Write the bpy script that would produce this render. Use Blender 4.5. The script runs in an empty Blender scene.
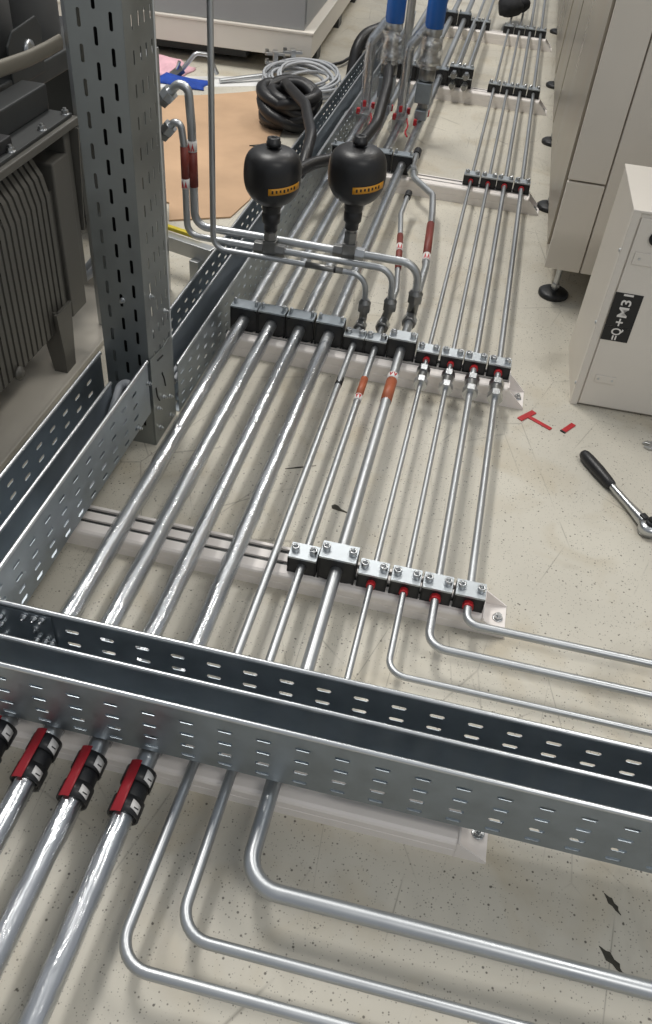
import bpy, math, random
from mathutils import Vector, Matrix
random.seed(7)
scene = bpy.context.scene
COL = scene.collection
R_ = math.radians

# ------------------------------------------------------------------ camera
W_PX = 652.0
cam_d = bpy.data.cameras.new('camera'); cam = bpy.data.objects.new('camera', cam_d); COL.objects.link(cam)
cam_d.sensor_fit = 'HORIZONTAL'; cam_d.sensor_width = 36.0; cam_d.lens = 839.6 * 36.0 / W_PX
cam_d.clip_start = 0.05; cam_d.clip_end = 100
_right = Vector((0.97330, 0.21602, 0.07759)); _down = Vector((0.20269, -0.65024, -0.73219)); _fwd = Vector((-0.10771, 0.72837, -0.67667))
m = Matrix.Identity(4)
for i in range(3):
    m[i][0] = _right[i]; m[i][1] = -_down[i]; m[i][2] = -_fwd[i]
m.translation = Vector((0.0623, -1.0968, 1.2569))
cam.matrix_world = m
scene.camera = cam

# ------------------------------------------------------------------ world, hall lights, exposure
wd = bpy.data.worlds.new('hall'); scene.world = wd; wd.use_nodes = True
bg = wd.node_tree.nodes['Background']; bg.inputs[0].default_value = (0.80, 0.84, 0.90, 1); bg.inputs[1].default_value = 0.42
def hall_light(name, loc, sx, sy, power, col=(1.0, 0.97, 0.92), target=None):
    d = bpy.data.lights.new(name, 'AREA'); d.shape = 'RECTANGLE'; d.size = sx; d.size_y = sy; d.energy = power; d.color = col
    o = bpy.data.objects.new(name, d); COL.objects.link(o); o.location = loc
    if target is not None:
        o.rotation_euler = (Vector(target) - Vector(loc)).to_track_quat('-Z', 'Y').to_euler()
    return o
hall_light('ceiling_light', (-1.9, 2.6, 5.2), 0.7, 2.4, 195)
hall_light('ceiling_light', (1.9, 2.8, 5.2), 0.7, 2.4, 95)
hall_light('ceiling_light', (0.2, 6.4, 5.2), 2.4, 0.7, 130)
hall_light('ceiling_light', (2.4, -2.6, 5.2), 2.4, 0.7, 75)
vs = scene.view_settings
vs.view_transform = 'Standard'; vs.look = 'None'; vs.exposure = 0.0; vs.gamma = 1.0; vs.use_curve_mapping = False

# ------------------------------------------------------------------ materials
def srgb(r, g, b):
    f = lambda c: (c / 255 / 12.92) if c / 255 <= 0.04045 else ((c / 255 + 0.055) / 1.055) ** 2.4
    return (f(r), f(g), f(b), 1.0)
MATS = {}
def mat(name, col, rough=0.5, metal=0.0, var=0.0, vscale=8.0, bump=0.0, bscale=60.0, stretch=None, rvar=0.0, alpha=None, spec=0.5):
    if name in MATS: return MATS[name]
    M = bpy.data.materials.new(name); M.use_nodes = True; nt = M.node_tree; N = nt.nodes; L = nt.links
    P = N['Principled BSDF']; P.inputs['Metallic'].default_value = metal; P.inputs['Roughness'].default_value = rough
    P.inputs['Base Color'].default_value = col; P.inputs['Specular IOR Level'].default_value = spec
    tc = N.new('ShaderNodeTexCoord'); mp = N.new('ShaderNodeMapping'); L.new(tc.outputs['Object'], mp.inputs[0])
    if stretch: mp.inputs['Scale'].default_value = stretch
    if var or rvar:
        n = N.new('ShaderNodeTexNoise'); n.inputs['Scale'].default_value = vscale; n.inputs['Detail'].default_value = 4
        L.new(mp.outputs[0], n.inputs['Vector'])
        if var:
            r = N.new('ShaderNodeValToRGB'); r.color_ramp.elements[0].position = 0.3; r.color_ramp.elements[1].position = 0.7
            r.color_ramp.elements[0].color = tuple(c * (1 - var) for c in col[:3]) + (1,)
            r.color_ramp.elements[1].color = tuple(min(1, c * (1 + var)) for c in col[:3]) + (1,)
            L.new(n.outputs['Fac'], r.inputs[0]); L.new(r.outputs[0], P.inputs['Base Color'])
        if rvar:
            mr = N.new('ShaderNodeMapRange'); mr.inputs[3].default_value = max(0.02, rough - rvar); mr.inputs[4].default_value = rough + rvar
            mr.inputs[1].default_value = 0.3; mr.inputs[2].default_value = 0.7
            L.new(n.outputs['Fac'], mr.inputs[0]); L.new(mr.outputs[0], P.inputs['Roughness'])
    if bump:
        n2 = N.new('ShaderNodeTexNoise'); n2.inputs['Scale'].default_value = bscale; n2.inputs['Detail'].default_value = 3
        L.new(mp.outputs[0], n2.inputs['Vector'])
        b = N.new('ShaderNodeBump'); b.inputs['Strength'].default_value = bump; b.inputs['Distance'].default_value = 0.004
        L.new(n2.outputs['Fac'], b.inputs['Height']); L.new(b.outputs[0], P.inputs['Normal'])
    if alpha is not None: P.inputs['Alpha'].default_value = alpha
    MATS[name] = M; return M

GALV = mat('galvanised_sheet', srgb(160, 168, 174), 0.42, 0.92, 0.10, 26, 0.03, 90, rvar=0.06)
GALVD = mat('weathered_galvanised_sheet', srgb(146, 150, 149), 0.45, 0.9, 0.08, 14, 0.03, 90, rvar=0.05)
PLATE = mat('zinc_plate', srgb(184, 190, 194), 0.40, 0.8, 0.05, 40)
GALV_EDGE = mat('galvanised_edge', srgb(205, 208, 210), 0.3, 0.9, 0.05, 20)
PIPE = mat('zinc_pipe', srgb(188, 191, 193), 0.40, 0.95, 0.06, 9, stretch=(1, .4, 1), rvar=0.06)
STEEL = mat('bright_steel', srgb(195, 197, 198), 0.28, 1.0, 0.06, 30)
DKSTEEL = mat('phosphated_steel', srgb(136, 136, 134), 0.34, 0.85, 0.15, 40)
BLACK = mat('black_plastic', srgb(30, 31, 33), 0.48, 0.0, 0.15, 30)
BLACKP = mat('black_paint', srgb(34, 34, 35), 0.40, 0.0, 0.12, 9, 0.05, 120)
RUBBER = mat('black_rubber', srgb(30, 30, 32), 0.42, 0.0, 0.2, 20, 0.1, 60)
DARK = mat('dark_grey_machine', srgb(58, 60, 60), 0.5, 0.2, 0.15, 6)
TANK = mat('grey_tank_paint', srgb(96, 94, 88), 0.45, 0.1, 0.08, 5, 0.03, 40)
COILG = mat('grey_resin', srgb(100, 101, 101), 0.55, 0.0, 0.06, 4)
RAILW = mat('white_rail_paint', srgb(238, 232, 227), 0.42, 0.0, 0.05, 5, 0.04, 60)
CABW = mat('warm_white_cabinet', srgb(220, 214, 204), 0.45, 0.0, 0.04, 3, 0.03, 150)
CABW2 = mat('warm_white_casing', srgb(212, 205, 193), 0.4, 0.0, 0.04, 2.5, 0.02, 120)
STAINL = mat('stainless_side', srgb(178, 170, 156), 0.32, 0.55, 0.12, 3, 0.05, 30, stretch=(1, 1, .2), rvar=0.08)
CABG = mat('grey_cabinet', srgb(150, 152, 154), 0.45, 0.0, 0.03, 3)
RED = mat('red_plastic', srgb(182, 38, 44), 0.42, 0.0, 0.10, 40)
REDT = mat('red_tape', srgb(172, 36, 46), 0.38, 0.0, 0.10, 40, 0.1, 120)
BROWN = mat('red_brown_sleeve', srgb(122, 52, 42), 0.5, 0.0, 0.12, 40)
ORBROWN = mat('orange_brown_sleeve', srgb(164, 88, 56), 0.5, 0.0, 0.12, 40)
WHITE = mat('white_label', srgb(225, 222, 218), 0.5)
ORANGE = mat('orange_label', srgb(214, 150, 40), 0.5, 0.0, 0.06, 60)
INK = mat('black_ink', srgb(24, 24, 26), 0.5)
BLUE = mat('blue_cap', srgb(34, 98, 178), 0.38, 0.0, 0.08, 20)
BLUEC = mat('blue_cloth', srgb(30, 70, 160), 0.8, 0.0, 0.2, 20, 0.4, 40)
PINK = mat('pink_cloth', srgb(226, 180, 190), 0.85, 0.0, 0.12, 20, 0.4, 40)
YELLOW = mat('yellow_strip', srgb(200, 180, 40), 0.5, 0.0, 0.12, 40)
CARD = mat('cardboard', srgb(188, 156, 125), 0.85, 0.0, 0.12, 4, 0.6, 9)
CABLE = mat('grey_cable', srgb(165, 168, 172), 0.45, 0.0, 0.06, 20)
PAPER = mat('white_sheet', srgb(226, 226, 224), 0.7)
ALU = mat('aluminium_profile', srgb(188, 190, 190), 0.36, 0.85, 0.08, 20)
DEBRIS = mat('dark_debris', srgb(62, 60, 52), 0.8, 0.0, 0.3, 60)
PAN = mat('pan_sheet', srgb(190, 184, 172), 0.5, 0.0, 0.10, 3, 0.05, 20)

def film_mat():
    M = bpy.data.materials.new('clear_film'); M.use_nodes = True; nt = M.node_tree; N = nt.nodes; L = nt.links
    for n in list(N): N.remove(n)
    out = N.new('ShaderNodeOutputMaterial'); mix = N.new('ShaderNodeMixShader'); tr = N.new('ShaderNodeBsdfTransparent'); gl = N.new('ShaderNodeBsdfGlossy')
    tr.inputs[0].default_value = (.93, .94, .95, 1); gl.inputs['Color'].default_value = (.95, .96, .98, 1); gl.inputs['Roughness'].default_value = 0.2
    tc = N.new('ShaderNodeTexCoord'); n = N.new('ShaderNodeTexNoise'); n.inputs['Scale'].default_value = 55; n.inputs['Detail'].default_value = 3; n.inputs['Distortion'].default_value = 0.8
    b = N.new('ShaderNodeBump'); b.inputs['Strength'].default_value = 0.55; b.inputs['Distance'].default_value = 0.005
    mp = N.new('ShaderNodeMapping'); mp.inputs['Scale'].default_value = (1, .22, 1); L.new(tc.outputs['Object'], mp.inputs[0]); L.new(mp.outputs[0], n.inputs['Vector']); L.new(n.outputs['Fac'], b.inputs['Height']); L.new(b.outputs[0], gl.inputs['Normal'])
    r = N.new('ShaderNodeMapRange'); r.inputs[1].default_value = .35; r.inputs[2].default_value = .7; r.inputs[3].default_value = .22; r.inputs[4].default_value = .6
    L.new(n.outputs['Fac'], r.inputs[0]); L.new(r.outputs[0], mix.inputs[0])
    L.new(tr.outputs[0], mix.inputs[1]); L.new(gl.outputs[0], mix.inputs[2]); L.new(mix.outputs[0], out.inputs[0])
    return M
FILM = film_mat()

def floor_mat():
    M = bpy.data.materials.new('screed_floor'); M.use_nodes = True; nt = M.node_tree; N = nt.nodes; L = nt.links
    P = N['Principled BSDF']; tc = N.new('ShaderNodeTexCoord'); V = tc.outputs['Object']
    def noise(s, d=4, dist=0.0, vec=None):
        n = N.new('ShaderNodeTexNoise'); n.inputs['Scale'].default_value = s; n.inputs['Detail'].default_value = d; n.inputs['Distortion'].default_value = dist
        L.new(vec or V, n.inputs['Vector']); return n.outputs['Fac']
    def ramp(src, a, b, c0=(0, 0, 0, 1), c1=(1, 1, 1, 1)):
        r = N.new('ShaderNodeValToRGB'); r.color_ramp.elements[0].position = a; r.color_ramp.elements[1].position = b
        r.color_ramp.elements[0].color = c0; r.color_ramp.elements[1].color = c1; L.new(src, r.inputs[0]); return r.outputs[0]
    def mixc(f, a, b):
        x = N.new('ShaderNodeMix'); x.data_type = 'RGBA'
        if isinstance(f, float): x.inputs[0].default_value = f
        else: L.new(f, x.inputs[0])
        for i, c in ((6, a), (7, b)):
            if isinstance(c, tuple): x.inputs[i].default_value = c
            else: L.new(c, x.inputs[i])
        return x.outputs[2]
    def mth(op, a, b):
        x = N.new('ShaderNodeMath'); x.operation = op; x.use_clamp = True
        for i, c in ((0, a), (1, b)):
            if isinstance(c, float): x.inputs[i].default_value = c
            else: L.new(c, x.inputs[i])
        return x.outputs[0]
    base = mixc(ramp(noise(2.3, 5), .35, .65), srgb(192, 187, 174), srgb(208, 203, 189))
    base = mixc(mth('MULTIPLY', ramp(noise(5.5, 6, 1.0), .52, .72), .45), base, srgb(176, 162, 134))     # brownish patches
    base = mixc(mth('MULTIPLY', ramp(noise(3.1, 5, 1.5), .58, .7), .35), base, srgb(150, 144, 130))
    # tiny dark speckles
    for sc, th, pw in ((70, .17, .85), (130, .22, .7), (240, .26, .55), (34, .075, .9)):
        v = N.new('ShaderNodeTexVoronoi'); v.inputs['Scale'].default_value = sc; L.new(V, v.inputs['Vector'])
        spk = ramp(v.outputs['Distance'], th * .55, th, (1, 1, 1, 1), (0, 0, 0, 1))
        sep = N.new('ShaderNodeSeparateColor'); L.new(v.outputs['Color'], sep.inputs[0])
        keep = ramp(sep.outputs[0], .55, .60)
        base = mixc(mth('MULTIPLY', mth('MULTIPLY', spk, keep), pw), base, srgb(72, 66, 58))
    # long thin scratches: warped, strongly stretched cell borders in two directions
    for rot, sc in ((.55, (1.0, .45, 1)), (-.9, (1.2, .4, 1)), (1.9, (.8, .35, 1))):
        mp = N.new('ShaderNodeMapping'); mp.inputs['Rotation'].default_value = (0, 0, rot); mp.inputs['Scale'].default_value = sc; L.new(V, mp.inputs[0])
        v = N.new('ShaderNodeTexVoronoi'); v.feature = 'DISTANCE_TO_EDGE'; v.inputs['Scale'].default_value = 4.2; L.new(mp.outputs[0], v.inputs['Vector'])
        ln = ramp(v.outputs['Distance'], .0012, .0042, (1, 1, 1, 1), (0, 0, 0, 1))
        base = mixc(mth('MULTIPLY', mth('MULTIPLY', ln, ramp(noise(2.6 + rot, 3), .5, .6)), .55), base, srgb(96, 90, 80))
    L.new(base, P.inputs['Base Color'])
    rr = N.new('ShaderNodeMapRange'); rr.inputs[3].default_value = .32; rr.inputs[4].default_value = .55; L.new(noise(7, 5), rr.inputs[0]); L.new(rr.outputs[0], P.inputs['Roughness'])
    b = N.new('ShaderNodeBump'); b.inputs['Strength'].default_value = .12; b.inputs['Distance'].default_value = .002; L.new(noise(40, 5), b.inputs['Height']); L.new(b.outputs[0], P.inputs['Normal'])
    return M
FLOOR = floor_mat()

# ------------------------------------------------------------------ geometry helpers
def frame_of(d):
    d = Vector(d).normalized(); a = Vector((0, 0, 1)) if abs(d.z) < .9 else Vector((1, 0, 0))
    u = d.cross(a).normalized(); return d, u, d.cross(u).normalized()
class MB:
    def __init__(s): s.v = []; s.f = []; s.sm = []
    def add(s, vs, fs, smooth=False):
        o = len(s.v); s.v += [tuple(q) for q in vs]
        for f in fs: s.f.append([i + o for i in f]); s.sm.append(smooth)
        return s
    def box(s, x0, x1, y0, y1, z0, z1):
        return s.add([(x, y, z) for z in (z0, z1) for y in (y0, y1) for x in (x0, x1)],
                     [(0, 2, 3, 1), (4, 5, 7, 6), (0, 1, 5, 4), (2, 6, 7, 3), (0, 4, 6, 2), (1, 3, 7, 5)])
    def prism(s, pts, axis, a, b):                      # pts: 2-D polygon, extruded along axis between a and b
        n = len(pts)
        def P(q, t): return {'x': (t, q[0], q[1]), 'y': (q[0], t, q[1]), 'z': (q[0], q[1], t)}[axis]
        vs = [P(q, a) for q in pts] + [P(q, b) for q in pts]
        fs = [tuple(range(n))[::-1], tuple(range(n, 2 * n))] + [(i, (i + 1) % n, n + (i + 1) % n, n + i) for i in range(n)]
        return s.add(vs, fs)
    def rod(s, p0, p1, r0, r1=None, n=14, smooth=True, caps=True, ph=0.0):
        p0, p1 = Vector(p0), Vector(p1); r1 = r0 if r1 is None else r1
        d, u, w = frame_of(p1 - p0)
        c = [(math.cos(2 * math.pi * i / n + ph), math.sin(2 * math.pi * i / n + ph)) for i in range(n)]
        vs = [p0 + (u * a + w * b) * r0 for a, b in c] + [p1 + (u * a + w * b) * r1 for a, b in c]
        s.add(vs, [(i, (i + 1) % n, n + (i + 1) % n, n + i) for i in range(n)], smooth)
        if caps:
            s.add(vs[:n], [tuple(range(n))[::-1]]); s.add(vs[n:], [tuple(range(n))])
        return s
    def hexa(s, p0, p1, r): return s.rod(p0, p1, r, n=6, smooth=False)
    def tube(s, pts, r, n=12, caps=True, jit=0.0, flat=None):
        pts = [Vector(q) for q in pts]; m_ = len(pts); rings = []
        t = (pts[1] - pts[0]).normalized(); d, u, w = frame_of(t)
        for i in range(m_):
            t2 = (pts[min(i + 1, m_ - 1)] - pts[max(i - 1, 0)]).normalized()
            q = t.rotation_difference(t2); u = (q @ u); u = (u - t2 * u.dot(t2)).normalized(); w = t2.cross(u); t = t2
            ring = []
            for k in range(n):
                a = 2 * math.pi * k / n; rr = r * (1 + (random.uniform(-jit, jit) if jit else 0))
                fu, fw = flat if flat else (1, 1)
                ring.append(pts[i] + (u * math.cos(a) * fu + w * math.sin(a) * fw) * rr)
            rings.append(ring)
        vs = [q for g in rings for q in g]
        fs = [(i * n + k, i * n + (k + 1) % n, (i + 1) * n + (k + 1) % n, (i + 1) * n + k) for i in range(m_ - 1) for k in range(n)]
        s.add(vs, fs, True)
        if caps: s.add(rings[0], [tuple(range(n))[::-1]]); s.add(rings[-1], [tuple(range(n))])
        return s
    def lathe(s, prof, c=(0, 0, 0), n=28, axis='z'):
        vs = []; m_ = len(prof)
        for r, h in prof:
            for k in range(n):
                a = 2 * math.pi * k / n; x, y = r * math.cos(a), r * math.sin(a)
                vs.append({'z': (c[0] + x, c[1] + y, c[2] + h), 'y': (c[0] + x, c[1] + h, c[2] + y), 'x': (c[0] + h, c[1] + x, c[2] + y)}[axis])
        fs = [(i * n + k, i * n + (k + 1) % n, (i + 1) * n + (k + 1) % n, (i + 1) * n + k) for i in range(m_ - 1) for k in range(n)]
        s.add(vs, fs, True); s.add(vs[:n], [tuple(range(n))[::-1]]); s.add(vs[-n:], [tuple(range(n))]); return s
    def ring(s, p0, p1, ro, ri, n=14, smooth=True):      # pipe sleeve with a bore
        p0, p1 = Vector(p0), Vector(p1); d, u, w = frame_of(p1 - p0); vs = []
        for p, r in ((p0, ri), (p0, ro), (p1, ro), (p1, ri)):
            vs += [p + (u * math.cos(2 * math.pi * k / n) + w * math.sin(2 * math.pi * k / n)) * r for k in range(n)]
        fs = [(i * n + k, i * n + (k + 1) % n, ((i + 1) % 4) * n + (k + 1) % n, ((i + 1) % 4) * n + k) for i in range(4) for k in range(n)]
        return s.add(vs, fs, smooth)
    def mesh(s, name, material, bevel=0):
        me = bpy.data.meshes.new(name); me.from_pydata(s.v, [], s.f); me.materials.append(material)
        me.polygons.foreach_set('use_smooth', s.sm); me.update(); return me
    def build(s, name, material, parent=None, bevel=0, loc=None, rot=None, solid=0):
        o = bpy.data.objects.new(name, s.mesh(name, material)); COL.objects.link(o)
        if parent is not None: o.parent = parent
        if loc is not None: o.location = loc
        if rot is not None: o.rotation_euler = rot
        if solid:
            md = o.modifiers.new('thickness', 'SOLIDIFY'); md.thickness = solid; md.offset = 0
        if bevel:
            md = o.modifiers.new('bevel', 'BEVEL'); md.width = bevel; md.segments = 2; md.limit_method = 'ANGLE'; md.angle_limit = R_(40)
        return o
def fillet(pts, r, n=8):
    pts = [Vector(q) for q in pts]; out = [pts[0]]
    for i in range(1, len(pts) - 1):
        a, b, c = pts[i - 1], pts[i], pts[i + 1]
        u = (a - b).normalized(); v = (c - b).normalized(); ang = u.angle(v)
        if ang > math.pi - .02: out.append(b); continue
        rr = r[i - 1] if isinstance(r, (list, tuple)) else r
        t = min(rr / math.tan(ang / 2), (a - b).length * .49, (c - b).length * .49); rr = t * math.tan(ang / 2)
        ctr = b + (u + v).normalized() * (rr / math.sin(ang / 2))
        s0 = b + u * t - ctr; s1 = b + v * t - ctr; th = s0.angle(s1)
        for k in range(n + 1):
            f = k / n; out.append(ctr + (s0 * math.sin((1 - f) * th) + s1 * math.sin(f * th)) / math.sin(th))
    out.append(pts[-1]); return out
def resample(pts, step):
    pts = [Vector(q) for q in pts]; out = [pts[0]]
    for a, b in zip(pts, pts[1:]):
        k = max(1, int((b - a).length / step))
        out += [a.lerp(b, (i + 1) / k) for i in range(k)]
    return out
def tag(o, label, cat, group=None, kind=None):
    o['label'] = label; o['category'] = cat
    if group: o['group'] = group
    if kind: o['kind'] = kind
    return o
def thing(name, label, cat, loc=(0, 0, 0), rz=0.0, group=None):
    o = bpy.data.objects.new(name, None); COL.objects.link(o); o.location = loc; o.rotation_euler = (0, 0, rz); o.empty_display_size = .02
    return tag(o, label, cat, group)
def place(mesh, name, parent, loc=(0, 0, 0), rot=(0, 0, 0)):
    o = bpy.data.objects.new(name, mesh); COL.objects.link(o); o.parent = parent; o.location = loc; o.rotation_euler = rot; return o

# ------------------------------------------------------------------ floor
o = MB().add([(-7, -3, 0), (7, -3, 0), (7, 14, 0), (-7, 14, 0)], [(0, 1, 2, 3)]).build('floor', FLOOR); o['kind'] = 'structure'
o['label'] = 'cream screed floor with dark specks, scratches and brown stains'

# ------------------------------------------------------------------ shared small meshes
def bolt_mesh(name, r, h, material=DKSTEEL, socket=True):
    b = MB()
    prof = [(r * .96, 0), (r, h * .1), (r, h * .85), (r * .92, h), (r * .58, h), (r * .52, h * .45)] if socket else [(r, 0), (r, h), (r * .5, h), (r * .5, h * 1.8)]
    b.lathe(prof, n=12); return b.mesh(name, material)
SOCK = bolt_mesh('socket_bolt', .0080, .011, STEEL)
SOCKL = bolt_mesh('socket_bolt_thin', .0045, .014, STEEL)
def hexbolt():
    b = MB(); b.lathe([(.0105, 0), (.0105, .002), (.0085, .0022)], n=16); b.hexa((0, 0, .002), (0, 0, .009), .0082); b.rod((0, 0, .009), (0, 0, .014), .004, n=10); return b.mesh('hex_bolt', STEEL)
HEXB = hexbolt()
def smallbolt():
    b = MB(); b.lathe([(.006, 0), (.006, .0015), (.0045, .0016)], n=12); b.hexa((0, 0, .0015), (0, 0, .006), .0048); b.rod((0, 0, .006), (0, 0, .010), .0026, n=8); return b.mesh('small_bolt', STEEL)
SB = smallbolt()

# ------------------------------------------------------------------ floor rails
RAIL_D = .082
def rail(x0, x1, y, h, label):
    t = thing('mounting_rail', label, 'rail', (0, y, 0), 0, 'white floor rails under the pipes')
    g = .024
    prof = [(0, 0), (0, h * .44), (.0015, h * .47), (0, h * .50), (0, h - .007), (.002, h - .003), (.007, h), (.029, h), (.030, h - g), (.039, h - g), (.040, h - .001), (.061, h - .001),
            (.062, h - g), (.071, h - g), (.072, h), (.079, h), (RAIL_D, h - .003), (RAIL_D, 0)]
    MB().prism(prof, 'x', x0, x1).build('rail_profile', RAILW, t)
    for ya, yb in ((.0302, .0388), (.0622, .0708)): MB().box(x0, x1, ya, yb, h - g, h - .0045).build('groove_dark_strip', DARK, t)  # dark strips added so the grooves read dark
    if x1 < .5:
        e = MB().box(x1, x1 + .003, -.001, RAIL_D + .001, 0, h + .003)
        e.build('end_plate', RAILW, t)
        fp = MB().box(x1 + .003, x1 + .05, .003, RAIL_D, 0, .004).build('foot_plate', RAILW, t)
        for yy in (0, RAIL_D - .003):
            MB().prism([(x1 + .003, 0), (x1 + .05, 0), (x1 + .05, .006), (x1 + .003, h * .92)], 'y', yy, yy + .003).build('gusset', RAILW, t)
        place(HEXB, 'anchor_bolt', t, (x1 + .034, RAIL_D * .55, .004))
    return t
ROWS = {0: (-.453, .042), 1: (.006, .042), 2: (.797, .056), 3: (2.092, .056), 4: (3.317, .056), 5: (4.537, .056)}
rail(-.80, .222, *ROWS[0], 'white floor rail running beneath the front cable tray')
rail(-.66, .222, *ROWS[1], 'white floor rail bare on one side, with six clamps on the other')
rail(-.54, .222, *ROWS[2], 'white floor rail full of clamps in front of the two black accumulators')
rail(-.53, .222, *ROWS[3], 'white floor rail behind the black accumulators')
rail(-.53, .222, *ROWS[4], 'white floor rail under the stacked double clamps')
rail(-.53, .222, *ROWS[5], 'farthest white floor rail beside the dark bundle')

# ------------------------------------------------------------------ pipe clamps
PX = {'P1': -.5013, 'P2': -.4252, 'P3': -.347, 'P4': -.2669, 'M1': -.1985, 'M2': -.1398, 'L': -.071, 'S1': 0.0, 'S2': .0646, 'S3': .1264, 'S4': .19}
PR = {'P': .0156, 'M1': .0085, 'M2': .0085, 'L': .0125, 'S1': .0062, 'S2': .0062, 'S3': .0082, 'S4': .0082}
KIND = {'S': (.059, .036, .038), 'M': (.058, .040, .038), 'L': (.074, .058, .042), 'P': (.0755, .066, .040)}
def pr(n): return PR['P'] if n[0] == 'P' else PR[n]
def kz(kind, h): return h + KIND[kind][1] / 2            # pipe axis height on a rail of height h
_cm = {}
def clamp_meshes(kind, r):
    key = (kind, r)
    if key in _cm: return _cm[key]
    w, h, d = KIND[kind]; n = 16; b = MB(); vs = []
    for y in (0, d):
        for k in range(n):
            a = 2 * math.pi * (k + .5) / n; c, s = math.cos(a), math.sin(a); q = min((w / 2 - .001) / max(abs(c), 1e-6), (h / 2) / max(abs(s), 1e-6))
            vs.append((c * q, y, s * q))
        for k in range(n):
            a = 2 * math.pi * (k + .5) / n; vs.append((math.cos(a) * (r + .0004), y, math.sin(a) * (r + .0004)))
    fs = []
    for k in range(n):
        k2 = (k + 1) % n
        fs += [(k, k2, n + k2, n + k), (2 * n + k2, 2 * n + k, 3 * n + k, 3 * n + k2), (k2, k, 2 * n + k, 2 * n + k2), (n + k, n + k2, 3 * n + k2, 3 * n + k)]
    b.add(vs, fs)
    # true corners
    b.box(-w / 2, -w / 2 + .004, 0, d, -h / 2, h / 2); b.box(w / 2 - .004, w / 2, 0, d, -h / 2, h / 2)
    body = b.mesh('clamp_body', BLACK)
    pl = MB().box(-w / 2 + .001, w / 2 - .001, -.0015, d + .0015, h / 2, h / 2 + .0045).mesh('cover_plate', PLATE if kind != 'P' else GALV)
    rd = MB().ring((0, -.011, 0), (0, .002, 0), r + .0026, r + .0002, n=8, smooth=False).mesh('red_insert', RED)
    _cm[key] = (body, pl, rd, w, h, d); return _cm[key]
def clamp(pn, row, label, red=(), dy=None, z=None, kind=None, x=None, group=None):
    kind = kind or pn[0]; r = pr(pn); ry, rh = ROWS[row]
    body, pl, rd, w, h, d = clamp_meshes(kind, r)
    y = ry + (dy if dy is not None else (.014 if row < 2 else .040)); z = z if z is not None else kz(kind, rh)
    t = thing('pipe_clamp', label, 'clamp', (x if x is not None else PX[pn], y, z), 0, group or 'pipe clamps on the floor rails')
    place(body, 'clamp_body', t); place(pl, 'cover_plate', t)
    off = w / 2 - (.011 if kind != 'P' else .009)
    for sx in (-1, 1): place(SOCK if kind != 'P' else SOCKL, 'bolt', t, (sx * off, d / 2, h / 2 + .0045))
    if 'f' in red: place(rd, 'red_insert', t)
    if 'b' in red: place(rd, 'red_insert', t, (0, d + .009, 0))
    return t
ordn = ['', 'first', 'second', 'third', 'fourth', 'fifth', 'sixth']
RN = {1: 'the half-bare rail', 2: 'the rail in front of the accumulators', 3: 'the rail behind the accumulators', 4: 'the rail with the stacked clamps', 5: 'the farthest rail'}
for i, (pn, red) in enumerate((('S4', 'fb'), ('S3', 'f'), ('S2', 'fb'), ('S1', 'f'))):
    clamp(pn, 1, '%s black clamp from the bolted foot of %s, with red insert' % (ordn[i + 1], RN[1]), red)
clamp('L', 1, 'largest black clamp on the half-bare rail, holding the thickest bare pipe')
clamp('M2', 1, 'black clamp without red insert at the end of the clamp row on the half-bare rail')
for i, pn in enumerate(('S4', 'S3', 'S2', 'S1')):
    clamp(pn, 2, '%s small black clamp from the bolted foot of %s' % (ordn[i + 1], RN[2]), 'f')
clamp('L', 2, 'wide black clamp on the rail in front of the accumulators, thickest bare pipe')
clamp('M2', 2, 'black clamp next to the wide clamp, over the pipe with orange-brown sleeve')
clamp('M1', 2, 'black clamp over the plain middle pipe beside the wrapped pipes, accumulator rail')
for i, pn in enumerate(('P1', 'P2', 'P3', 'P4')):
    clamp(pn, 2, '%s tall black clamp from the cable tray, on %s' % (ordn[i + 1], RN[2]), group='tall clamps over the wrapped pipes')
for row in (3, 4, 5):
    for i, pn in enumerate(('S4', 'S3', 'S2', 'S1')):
        clamp(pn, row, '%s small black clamp from the bolted foot of %s' % (ordn[i + 1], RN[row]), 'f' if row == 3 else '')
for row in (3, 4):
    for i, pn in enumerate(('P1', 'P2', 'P3', 'P4')):
        clamp(pn, row, '%s tall black clamp from the cable tray, on %s' % (ordn[i + 1], RN[row]), group='tall clamps over the wrapped pipes')
# stacked double clamps on row 4, plus their counterparts on row 5
for i, pn in enumerate(('M1', 'M2')):
    t = clamp(pn, 4, '%s lower clamp of the two stacked clamp pairs' % ['tray-side', 'outer'][i], group='stacked double clamps')
    t2 = clamp(pn, 4, '%s upper clamp of the two stacked clamp pairs' % ['tray-side', 'outer'][i], z=kz('M', .056) + .046, group='stacked double clamps')
    t3 = clamp(pn, 5, '%s black clamp on the farthest rail beside the dark bundle' % ['tray-side', 'outer'][i], z=kz('M', .056) + .0, group='far clamps')
for i, pn in enumerate(('P3', 'P4')):
    clamp(pn, 5, '%s tall black clamp on the farthest rail, on a film-wrapped pipe' % ['tray-side', 'outer'][i], group='far clamps')

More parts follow.
